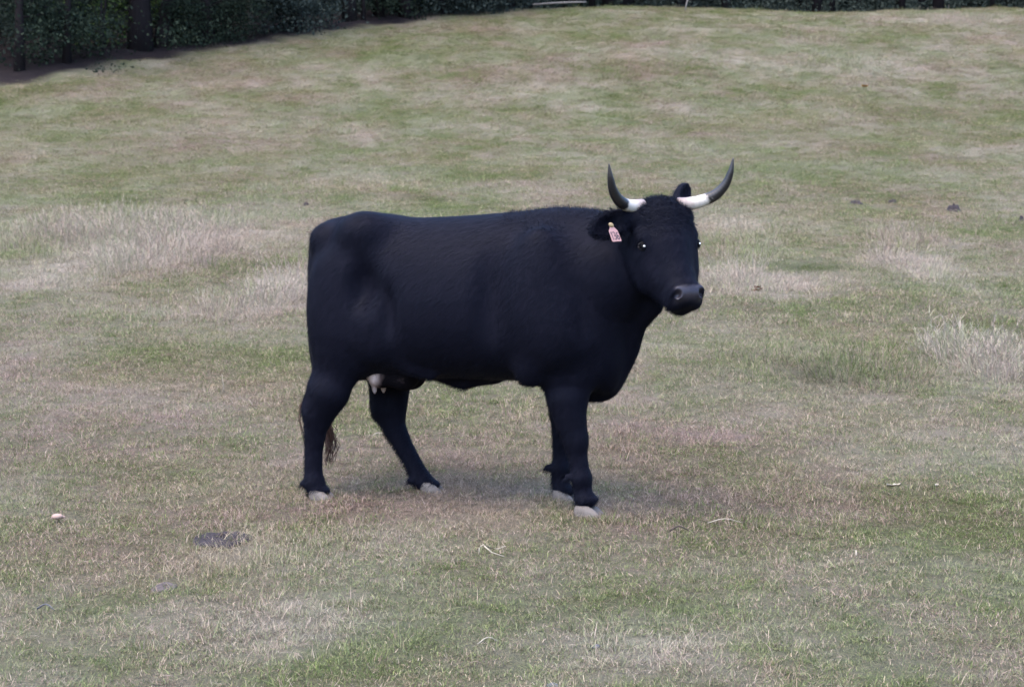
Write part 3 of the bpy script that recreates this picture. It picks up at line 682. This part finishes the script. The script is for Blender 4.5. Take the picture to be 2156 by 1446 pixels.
# --- coat: short hair lying along the body, and the curly tuft on the poll
me = body.data
nrm = np.zeros(len(me.vertices)*3, np.float32); me.vertices.foreach_get('normal', nrm); nrm = nrm.reshape(-1, 3)
rng = np.random.RandomState(12)
def hairs(idx, L, w, flow, lift, curl=0.):
    p = V[idx]+rng.normal(0, .003, (len(idx), 3)); n = nrm[idx]
    fl_ = np.asarray(flow)+rng.normal(0, .35+curl, (len(idx), 3)); t = fl_-n*(fl_*n).sum(1)[:, None]; t /= np.linalg.norm(t, axis=1)[:, None]+1e-6
    s = np.cross(n, t); LL = (L*rng.uniform(.6, 1.4, len(idx)))[:, None]; ww = w*rng.uniform(.7, 1.3, len(idx))[:, None]
    m = p+t*LL*.55+n*LL*lift; e = p+t*LL*(1-.5*curl)+n*LL*lift*(1.1-.5*curl)+s*LL*rng.normal(0, .12+abs(curl)*.5, len(idx))[:, None]
    p = p-n*.002
    v = np.stack([p-s*ww, p+s*ww, m+s*ww*.8, m-s*ww*.8, e], 1).reshape(-1, 3)
    b0 = np.arange(len(idx))*5
    return v, b0
sel = rng.choice(len(V), 190000)
sel = sel[(nosepad[sel] < .15)]
legs = V[sel][:, 2] < .45
h1 = hairs(sel, .030, .0006, np.array([-.75, 0, -.70]), .022, -.24)
headm = (ca > -.06) & (ca < .045+.13*rng.rand(len(V))) & (cc_ > -.14) & (np.abs(cb) < .125) & (np.linalg.norm(rel, axis=1) < .3)
hi_ = rng.choice(np.where(headm)[0], 5200); h2 = hairs(hi_, .030, .0008, HD*.6-HZ*.8, .26, .55)
crest = (V[:, 0] > .15) & (V[:, 0] < .75) & (nrm[:, 2] > .75) & (V[:, 2] > 1.15)
h3 = hairs(rng.choice(np.where(crest)[0], 2600), .022, .0008, np.array([-.7, 0, .1]), .45, .25)
belly = (nrm[:, 2] < -.55) & (V[:, 2] > .45) & (V[:, 2] < .75) & (V[:, 0] < .4)
h4 = hairs(rng.choice(np.where(belly)[0], 1600), .020, .0006, np.array([-.4, 0, -.5]), .5, .1)
earm = (np.linalg.norm(V-(EAR_R[0]+EAR_R[1])/2, axis=1) < .12) & (cb < -.145) & (cb > -.36)
h5 = hairs(rng.choice(np.where(earm)[0], 2400), .026, .0007, -HB-HZ*.6, .45, .2)
hv = []; hq = []; ht = []; off = 0
for v, b0 in (h1, h2, h3, h4, h5):
    hv.append(v); hq.append(np.stack([b0, b0+1, b0+2, b0+3], 1)+off); ht.append(np.stack([b0+3, b0+2, b0+4], 1)+off); off += len(v)
hv = np.concatenate(hv); hq = np.concatenate(hq); ht = np.concatenate(ht)
tri = np.concatenate([hq[:, [0, 1, 2]], hq[:, [0, 2, 3]], ht])
TH = NT('coat_hair'); TH.base(TH.mix(TH.noise(70, 2, .6, TH.coord()), (.0024, .0027, .0058), (.0068, .0073, .0150))); TH.set(rough=.55, spec=.08); TH.b.inputs['Specular Tint'].default_value = (.6, .75, 1, 1)  # blue sky sheen tinted into the black hair as well
coat_o = mesh_obj('coat', hv, tri, TH.m, cow, smooth=False); coat_o['kind'] = 'stuff'
# --- eyes
TE = NT('eyeball'); TE.base((.003, .003, .004)); TE.set(rough=.4, spec=.06)
TPU = NT('painted_eyeshine'); TPU.base((.93, .96, .97)); TPU.set(rough=.5, spec=.8)  # near-white colour paints the eyeshine glint
TL = NT('eyelid'); TL.base(TL.mix(TL.noise(90, 2, .5, TL.coord()), (.003, .003, .005), (.006, .006, .009))); TL.set(rough=.6, spec=.2)
def uvsphere(c, r, ax=None, n=14, m=18):
    M = np.eye(3) if ax is None else np.array(ax); Vv = []; Ff = []
    for i in range(n+1):
        t = math.pi*i/n
        for k in range(m):
            a = 2*math.pi*k/m; q = np.array([math.sin(t)*math.cos(a), math.sin(t)*math.sin(a), math.cos(t)])*r
            Vv.append(np.array(c)+M.T@q)
    for i in range(n):
        for k in range(m): Ff.append((i*m+k, (i+1)*m+k, (i+1)*m+(k+1) % m, i*m+(k+1) % m))
    return Vv, Ff
VIEW = HD
for s in (-1, 1):
    c = hd(.185, s*.124, -.050)
    eye = mesh_obj('eye', *uvsphere(c, (.022, .022, .022)), TE.m, cow)
    look = HB*s*.62+HD*.80; look = look/np.linalg.norm(look)
    if s == -1: look = np.array(HD*.93-HB*.30+HZ*.05)
    else: look = np.array(HD*.80+HB*.62+HZ*.05)
    look /= np.linalg.norm(look)
    e2 = np.cross(look, _z); e2 /= np.linalg.norm(e2); e3 = np.cross(e2, look)
    mesh_obj('eyeshine_disc', *uvsphere(c+look*.0200, (.0057, .0050, .0042), [e2, e3, look], 8, 12), TPU.m, eye)  # white disc standing for light thrown back by the eye
    arc = []
    for k in range(13):
        a = math.pi*2*k/12; arc.append(c+look*.010+e2*.0245*math.cos(a)+e3*.0175*math.sin(a))
    mesh_obj('eyelid', *tube(arc, [.0040]*13, 7), TL.m, eye)
# --- horns
THN = NT('horn'); t_ = THN.attr('t'); nn = THN.noise(30, 4, .6, THN.coord())
tt = THN.math('ADD', t_, THN.math('MULTIPLY', THN.math('SUBTRACT', nn, .5), .24))
THN.base(THN.ramp(tt, [(0, (.14, .105, .10)), (.14, (.30, .25, .235)), (.24, (.44, .41, .38)), (.355, (.53, .50, .47)), (.44, (.014, .013, .016)), (.78, (.008, .008, .011)), (1, (.020, .018, .020))]))
THN.set(rough=.38, spec=.5); THN.bump(THN.math('ADD', THN.noise(60, 3, .6, THN.coord()), THN.math('SINE', THN.math('MULTIPLY', t_, 170))), .10, .0012)
def horn(s):
    k = [(.085, -.035, -.012), (.135, -.02, -.012), (.185, .005, -.002), (.232, .040, .020), (.268, .068, .062), (.286, .088, .115), (.295, .100, .174)]
    if s < 0: k = [(b, d, z-.008*i/6) for i, (b, d, z) in enumerate(k)]
    k = np.array(k); u = np.linspace(0, 6, 40)
    p = np.stack([interp_s(u, np.arange(7.), k[:, i]) for i in range(3)], 1)
    r = np.interp(u, range(7), [.0298, .0294, .0268, .0240, .0196, .0136, .0028])*(1+.02*np.sin(u*14)*(u < 2.6))
    P3 = np.array([hb(s*a, b, c) for a, b, c in p])
    v, f = tube(P3, r, 16)
    return mesh_obj('horn', v, f, THN.m, cow, attrs=dict(t=np.repeat(u/6+(.045 if s < 0 else 0), 16)))
horn(-1); horn(1)
# --- hooves: two claws each
TK = NT('hoof_horn'); kn = TK.noise(26, 4, .65, TK.coord())
TK.base(TK.mix(kn, (.070, .062, .058), (.200, .180, .170))); TK.set(rough=.6, spec=.3); TK.bump(TK.noise(70, 3, .6, TK.coord()), .4, .004)
def hoof(c, ln, yaw=0.):
    parts = []; cs, sn = math.cos(yaw), math.sin(yaw)
    wpt = np.array([COWPOS[0], COWPOS[1]]) + np.array([math.cos(R(-16))*c[0]-math.sin(R(-16))*c[1], math.sin(R(-16))*c[0]+math.cos(R(-16))*c[1]])
    gz = float(terrain(*wpt))-COWPOS[2]
    for s in (-1, 1):
        rings = []; n = 22
        for i, (h, l, w, sh) in enumerate(((-.012, ln*.52, .0245, .010), (.010, ln*.50, .0265, .006), (.030, ln*.42, .0270, -.005), (.046, ln*.33, .0255, -.014), (.058, ln*.22, .019, -.022))):
            for k in range(n):
                a = 2*math.pi*k/n; x = math.cos(a)*l; y = math.sin(a)*w
                if x > 0: y *= 1-.35*(x/l)**2
                y += s*(.0275+.006*max(0, x/l)); x += sh
                rings.append((c[0]+x*cs-y*sn, c[1]+x*sn+y*cs, gz+h-.015))
        f = []
        for i in range(4):
            for k in range(n): f.append((i*n+k, i*n+(k+1) % n, (i+1)*n+(k+1) % n, (i+1)*n+k))
        f += [tuple(range(n))[::-1], tuple(4*n+k for k in range(n))]
        parts.append((rings, f))
    h = mesh_obj('hoof', *parts[0], TK.m, cow); mesh_obj('claw', *parts[1], TK.m, h)
for c, ln, yw in zip([(-0.714, -0.15, 0.013), (-0.278, 0.15, 0.027), (0.554, -0.15, -0.023), (0.364, 0.15, 0.014)], (.118, .108, .135, .11), (0, .05, -.12, .02)): hoof(c, ln, yw)
# --- udder and teats
TU = NT('udder_skin'); un = TU.noise(11, 4, .6, TU.coord()); 
TU.base(TU.ramp(TU.math('ADD', TU.math('MULTIPLY', un, .5), TU.attr('bare')), [(.30, (.005, .005, .008)), (.48, (.006, .0055, .008)), (.62, (.10, .078, .084)), (.95, (.60, .52, .54))])); TU.set(rough=.8, spec=.03); TU.bump(TU.noise(70, 3, .6, TU.coord()), .3, .004)
UD = Field((-.60, -.22, .40), (-.20, .22, .82), .009)
for s in (-1, 1):
    UD.ell((-.455, s*.058, .625), (.085, .085, .110), .04); UD.ell((-.355, s*.058, .625), (.090, .085, .108), .04)
for s in (-1, 1): UD.ell((-.345, s*.045, .595), (.065, .06, .085), .04)
v, f = UD.surface(2); ud = mesh_obj('udder', v, f, TU.m, cow, attrs=dict(bare=.95*np.exp(-((v[:, 0]+.49)/.055)**2-((v[:, 2]-.60)/.10)**2)+.25*np.exp(-((v[:, 0]+.33)/.06)**2-((v[:, 2]-.55)/.05)**2)))
TT = NT('teat_skin'); TT.base(TT.mix(TT.noise(40, 2, .5, TT.coord()), (.20, .165, .172), (.42, .36, .375))); TT.set(rough=.55, spec=.3)
for x, y, tl in ((-.492, -.06, .056), (-.468, -.005, .054), (-.345, -.05, .028), (-.34, .055, .028)):
    z0 = .545
    mesh_obj('teat', *tube([[x, y, z0], [x+.002, y, z0-.02], [x+.004, y, z0-tl*.8], [x+.004, y, z0-tl]], [.026, .0135, .0100, .003], 10), TT.m, ud)
# --- tail switch and the tuft on the tail head
TSW = NT('tail_hair'); TSW.base(TSW.mix(TSW.noise(30, 2, .6, TSW.coord()), (.010, .008, .009), (.095, .048, .040))); TSW.set(rough=.6, spec=.3)
parts = []
for i in range(60):
    a = rng.normal(0, .008, 3)+np.array([-.768, .04, .42]); e = np.array([-.752+rng.normal(0, .013), .04+rng.normal(0, .02), .12+abs(rng.normal(0, .09))]); bow = rng.normal(0, .014, 3)
    pts = [a, a*.65+e*.35+[.004, 0, -.02]+bow*.5, a*.3+e*.7+[.02, 0, 0]+bow, e]
    parts.append(tube(pts, [.0017, .0019, .0016, .0006], 4))
for i in range(7):                                        # loose strands swinging wide of the hock
    y0 = -.14; q = rng.uniform(0, 1); parts.append(tube([[-.79, -.08, .50], [-.838-.01*q, -.10, .43], [-.842-.008*q, -.10, .36], [-.818, -.10, .27-.03*q]], [.0014, .0016, .0014, .0006], 4))
mesh_obj('tail_switch', *joinm(parts), TSW.m, cow)
parts = []
for i in range(16):
    a = np.array([-.775+rng.normal(0, .01), rng.normal(0, .01), 1.225]); e = a+[-.03+rng.normal(0, .015), rng.normal(0, .012), .035+rng.normal(0, .012)]
    parts.append(tube([a, (a+e)/2+rng.normal(0, .004, 3), e], [.0022, .0016, .0006], 4))
mesh_obj('tail_tuft', *joinm(parts), TSW.m, cow)
# --- ear tag with its number
TTG = NT('tag_plastic'); TTG.base(TTG.mix(TTG.noise(25, 3, .6, TTG.coord()), (.40, .22, .225), (.52, .33, .335))); TTG.set(rough=.4, spec=.4)
TTP = NT('tag_print'); TTP.base((.05, .045, .07)); TTP.set(rough=.6)
TBT = NT('tag_button'); TBT.base((.26, .20, .11)); TBT.set(rough=.5)
tc = hb(-.268, .030, -.088); er = HB*.96+HD*.22; er /= np.linalg.norm(er); ez = _z-er*(_z@er); ez = ez*.96-er*.30; ez /= np.linalg.norm(ez); en = np.cross(er, ez); en /= np.linalg.norm(en)
if en@HD < 0: en = -en
def tp(u, w, o): return tc+er*u*.76+ez*w*.93+en*o
outline = [(-.010, .004), (.010, .004), (.012, -.014), (.025, -.030), (.027, -.078), (.023, -.082), (-.023, -.082), (-.027, -.078), (-.025, -.030), (-.012, -.014)]
n = len(outline)
tv = [tp(u, w, o) for o in (-.0015, .0015) for u, w in outline]
tf = [tuple(range(n))[::-1], tuple(range(n, 2*n))]+[(k, (k+1) % n, n+(k+1) % n, n+k) for k in range(n)]
tg_ = mesh_obj('ear_tag', tv, tf, TTG.m, cow, smooth=False); tg_['label'] = 'faded pink plastic ear tag numbered 136'
STROKES = {'1': [[(.3, .85), (.5, 1), (.5, 0)]], '3': [[(.1, .95), (.5, 1), (.85, .8), (.75, .58), (.4, .52)], [(.4, .52), (.8, .45), (.9, .22), (.55, 0), (.1, .06)]],
           '6': [[(.8, .95), (.4, .85), (.12, .4), (.2, .08), (.55, 0), (.85, .15), (.8, .42), (.5, .52), (.2, .38)]]}
def bar(a, b, w):
    a = np.array(a); b = np.array(b); d = b-a; ln = np.linalg.norm(d)+1e-9; d = d/ln; s = np.array([-d[1], d[0]])*w/2; a = a-d*w*.4; b = b+d*w*.4
    q = [a-s, a+s, b+s, b-s]; v = [tp(u, w_, o) for o in (.0017, .0026) for u, w_ in q]
    return v, [(3, 2, 1, 0), (4, 5, 6, 7)]+[(k, (k+1) % 4, 4+(k+1) % 4, 4+k) for k in range(4)]
parts = []
for ch, u0 in (('1', -.0235), ('3', -.0095), ('6', .0075)):
    for st in STROKES[ch]:
        for a, b in zip(st[:-1], st[1:]): parts.append(bar((u0+a[0]*.0155, -.072+a[1]*.036), (u0+b[0]*.0155, -.072+b[1]*.036), .0040))
mesh_obj('tag_number', *joinm(parts), TTP.m, tg_, smooth=False)
mesh_obj('tag_button', *uvsphere(tp(0, -.002, .003), (.011, .011, .005), [er, ez, en], 8, 14), TBT.m, tg_)
# ------------------------------------------------------------------ things lying on the pasture
TDU = NT('dung'); dn = TDU.noise(14, 5, .65, TDU.coord())
TDU.base(TDU.mix(dn, (.013, .011, .015), (.042, .036, .042))); TDU.set(rough=.85, spec=.25); TDU.bump(dn, .8, .02)
TDD = NT('dried_dung'); dd_ = TDD.noise(20, 5, .65, TDD.coord()); TDD.base(TDD.mix(dd_, (.045, .038, .040), (.13, .115, .115))); TDD.set(rough=.95, spec=.1); TDD.bump(dd_, .8, .02)
def dung(x, y, rx, ry, h, seed, label, peak=0., rings=5, mat=None):
    rng = np.random.RandomState(seed); V = []; F = []; NR, NA = 16, 36
    ph = rng.uniform(0, 6.28, 6)
    for i in range(NR+1):
        t = i/NR
        for k in range(NA):
            a = 2*math.pi*k/NA; w = 1+.14*math.sin(2*a+ph[0])+.10*math.sin(3*a+ph[1])+.06*math.sin(5*a+ph[2])
            X, Y = t*rx*w*math.cos(a), t*ry*w*math.sin(a)
            z = h*(1-t**3.2)*(.62+.38*math.cos(t*rings*2.2+1.5*math.sin(a+ph[3])))*(1+peak*math.exp(-((t*math.cos(a)-.25)**2+(t*math.sin(a))**2)*9)) + .006*math.sin(7*a+9*t+ph[4])*(1-t)
            V.append((X, Y, max(z, 0)+float(terrain(x+X, y+Y)-terrain(x, y))-(.03 if i == NR else -.006)))
    for i in range(NR):
        for k in range(NA): F.append((i*NA+k, i*NA+(k+1) % NA, (i+1)*NA+(k+1) % NA, (i+1)*NA+k))
    F = [f[::-1] for f in F]
    o = mesh_obj('dung_pat', V, F, mat or TDU.m); o.location = (x, y, float(terrain(x, y))); tag(o, label, 'cow dung', 'dung pats on the pasture'); return o
DP = [(4.89, 26.66), (5.49, 27.1), (6.13, 26.06), (6.67, 24.6), (-1.21, 7.82), (-1.31, 7.04), (-2.91, 26.5)]
dung(*DP[0], .085, .11, .045, 1, 'flat dark dung pat on the slope, the one nearest the cow\'s far horn')
dung(*DP[1], .065, .09, .050, 2, 'smallest dark dung pat on the slope, middle one of three in a row')
dung(*DP[2], .105, .14, .070, 3, 'largest peaked dark dung pat on the slope at the right', .45)
dung(*DP[3], .04, .05, .06, 4, 'dark lump of dung at the right edge of the picture')
dung(*DP[4], .115, .15, .020, 5, 'broad flattened dark dung pat in the grass left of the cow\'s hind hooves', 0, 8)
dung(*DP[5], .050, .07, .004, 6, 'dried greyish dung pat half hidden by grass at lower left', 0, 7, TDD.m)
dung(*DP[6], .045, .07, .035, 7, 'tiny dark dung lump behind the cow\'s rump')
DB = [(-2.0, 8.22), (-0.08, 7.42), (1.77, 8.68), (0.91, 8.0), (0.7, 7.86), (-0.08, 6.2), (-0.71, 10.02), (0.28, 6.3), (0.13, 5.92), (2.25, 17.2), (8.11, 43.24), (1.96, 8.64), (-1.64, 6.58), (1.35, 7.34), (-1.43, 6.14), (0.33, 7.06), (1.36, 6.16), (0.59, 6.44), (3.84, 35.64), (-1.83, 11.86)]
def mat_plain(name, a, b, sc=30, rough=.8):
    T = NT(name); n = T.noise(sc, 4, .6, T.coord()); T.base(T.mix(n, a, b)); T.set(rough=rough, spec=.2); T.bump(n, .4, .004); return T.m
MBONE = mat_plain('pale_stone', (.20, .135, .12), (.40, .30, .27)); MSTRAW = mat_plain('bleached_straw', (.20, .18, .14), (.40, .37, .31))
MDSTK = mat_plain('dark_stick', (.03, .024, .022), (.08, .066, .058)); MROCK = mat_plain('grey_stone', (.055, .060, .07), (.12, .125, .145)); MRED = mat_plain('rusty_leaf', (.10, .032, .018), (.20, .075, .038)); MORG = mat_plain('orange_leaf', (.24, .11, .02), (.40, .20, .05))
def put(name, V, F, m, p, label, cat, rz=0., dz=0., group=None, smooth=True):
    o = mesh_obj(name, V, F, m, smooth=smooth); o.location = (p[0], p[1], float(terrain(*p))+dz); o.rotation_euler = (0, 0, rz); tag(o, label, cat, group); return o
def lump(rx, ry, rz_, seed):
    rng = np.random.RandomState(seed); v, f = uvsphere((0, 0, 0), (1, 1, 1), None, 10, 14); v = np.array(v)
    for _ in range(9):
        d = rng.normal(0, 1, 3); d /= np.linalg.norm(d); v = v*(1+rng.uniform(-.34, .30)*np.maximum(0, v@d)**2)[:, None]
    return v*[rx, ry, rz_], f
def stick(L, r, seed, bend=.12, up=.02):
    rng = np.random.RandomState(seed); n = 7; t = np.linspace(-.5, .5, n)
    p = np.stack([t*L, bend*L*np.sin(t*4+rng.rand()*3)*.5, up+.01*np.cos(t*5)+0*t], 1)
    return tube(p, r*(1.1-.7*np.abs(np.linspace(-.3, 1, n))), 7, .12, rng)
def leaf(L, W, seed, curl=.4):
    rng = np.random.RandomState(seed); V = []; F = []
    for i in range(9):
        t = i/8; w = W*math.sin(math.pi*min(.98, t*.95+.03))**.8
        for k in (-1, 0, 1): V.append(((t-.5)*L, k*w*.5, .012+curl*L*(.4*(t-.4)**2+.25*abs(k))+rng.normal(0, .002)))
    for i in range(8):
        for k in (0, 1): a = i*3+k; F.append((a, a+1, a+4, a+3))
    n = len(V); V += [(a, b, c-.0015) for a, b, c in V]; F += [tuple(q+n for q in f[::-1]) for f in F]
    return V, F
put('pale_stone', *joinm([lump(.024, .016, .012, 6), ([(a*.9+.022, b*.8+.006, c*.7-.003) for a, b, c in lump(.022, .012, .011, 8)[0]], lump(.022, .012, .011, 8)[1])]), MBONE, DB[0], 'pale pinkish stone lying in the grass at far left', 'stone', .1, .024)
cur = joinm([tube([[-.05, 0, .05], [-.035, .01, .062], [-.01, 0, .052], [.02, .01, .045], [.055, 0, .058]], [.0015, .0036, .003, .0028, .0015], 6), tube([[-.03, 0, .058], [0, -.02, .035], [.05, -.04, .022]], [.003, .0025, .0015], 6), tube([[-.05, 0, .05], [-.05, .01, .02]], [.003, .002], 6)])
put('dry_stalk', *cur, MSTRAW, DB[1], 'curled bleached dry stalk on the grass below the cow\'s belly', 'dry stalk', .0, .012)
put('dry_leaf', *leaf(.075, .030, 5, .5), MSTRAW, DB[2], 'pale curled dry leaf on the grass right of the front hooves', 'leaf', .3, .030)
put('straw_stem', *stick(.15, .0022, 7, .02, .03), MSTRAW, DB[3], 'long pale straw stem lying level right of the cow', 'straw', .03, .015)
put('twig', *stick(.085, .0045, 8, .1, .03), MDSTK, DB[4], 'short dark twig just left of the long pale straw stem', 'twig', .45, .012)
put('straw_stem', *stick(.085, .0022, 9, .03, .035), MSTRAW, DB[5], 'pale straw stem at the bottom edge below the cow', 'straw', .6, .015)
put('straw_stem', *stick(.085, .0024, 10, .05, .03), MSTRAW, DB[6], 'pale straw stem on the ground behind the far hind leg', 'straw', .25, .012)
put('grey_stone', *lump(.026, .022, .009, 11), MROCK, DB[7], 'small blue grey stone low in the grass, upper of two near the bottom', 'stone', .5, .000)
put('grey_stone', *lump(.028, .022, .009, 12), MROCK, DB[8], 'small blue grey stone touching the bottom edge of the picture', 'stone', 1.2, .000)
rr_ = np.random.RandomState(9)
parts = [leaf(.05+.03*rr_.rand(), .022, 30+i, .6) for i in range(5)]
parts = [([(a*math.cos(i*1.3)-b*math.sin(i*1.3)+.015*i-.03, a*math.sin(i*1.3)+b*math.cos(i*1.3), c+.015*(i % 3)) for a, b, c in v], f) for i, (v, f) in enumerate(parts)]
put('dead_weed', *joinm(parts), MRED, DB[9], 'rusty red dead weed at the foot of the pale grass right of the muzzle', 'weed', 0, .03)
put('dry_leaf', *leaf(.22, .12, 14, .6), MORG, DB[10], 'orange fallen leaf high on the slope at upper right', 'leaf', .7, .06)
put('dry_leaf', *leaf(.060, .018, 15, .6), MSTRAW, DB[11], 'narrow pale dry leaf standing up at right, beyond the curled one', 'leaf', 1.2, .035)
put('straw_stem', *stick(.075, .0035, 16, .05, .035), MROCK, DB[12], 'greyish stem lying in the grass at lower left', 'straw', -.45, .015)
put('straw_stem', *stick(.035, .004, 17, .05, .045), MSTRAW, DB[13], 'short white stem upright in the grass at lower right', 'straw', 1.3, .02)
g_ = joinm([leaf(.07, .012, 40+i, .9) for i in range(2)])
put('grass_stem', *tube([[0, 0, 0], [.004, 0, .06], [-.006, .003, .125]], [.0028, .0022, .0012], 6), MSTRAW, DB[19], 'thin pale flowering stem upright in the grass left of the hind leg', 'grass stem', 0, 0)
PL = [(1.5, 58.34), (5.41, 59.06)]
put('fallen_pole', *tube([[-.85, 0, .10], [-.3, .02, .15], [.3, 0, .18], [.80, -.02, .19]], [.035, .032, .03, .022], 8), mat_plain('weathered_pole', (.09, .085, .085), (.20, .19, .19)), PL[0], 'pale fallen pole lying along the top of the pasture before the trees', 'pole', .05, .06)
put('leaning_stake', *tube([[0, 0, -.15], [.09, 0, .25], [.20, 0, .62], [.33, .02, 1.05]], [.022, .02, .018, .014], 8), mat_plain('weathered_stake', (.14, .135, .135), (.26, .25, .25)), (PL[1][0], PL[1][1]+.2), 'thin pale stake leaning right at the crest of the pasture', 'stake')
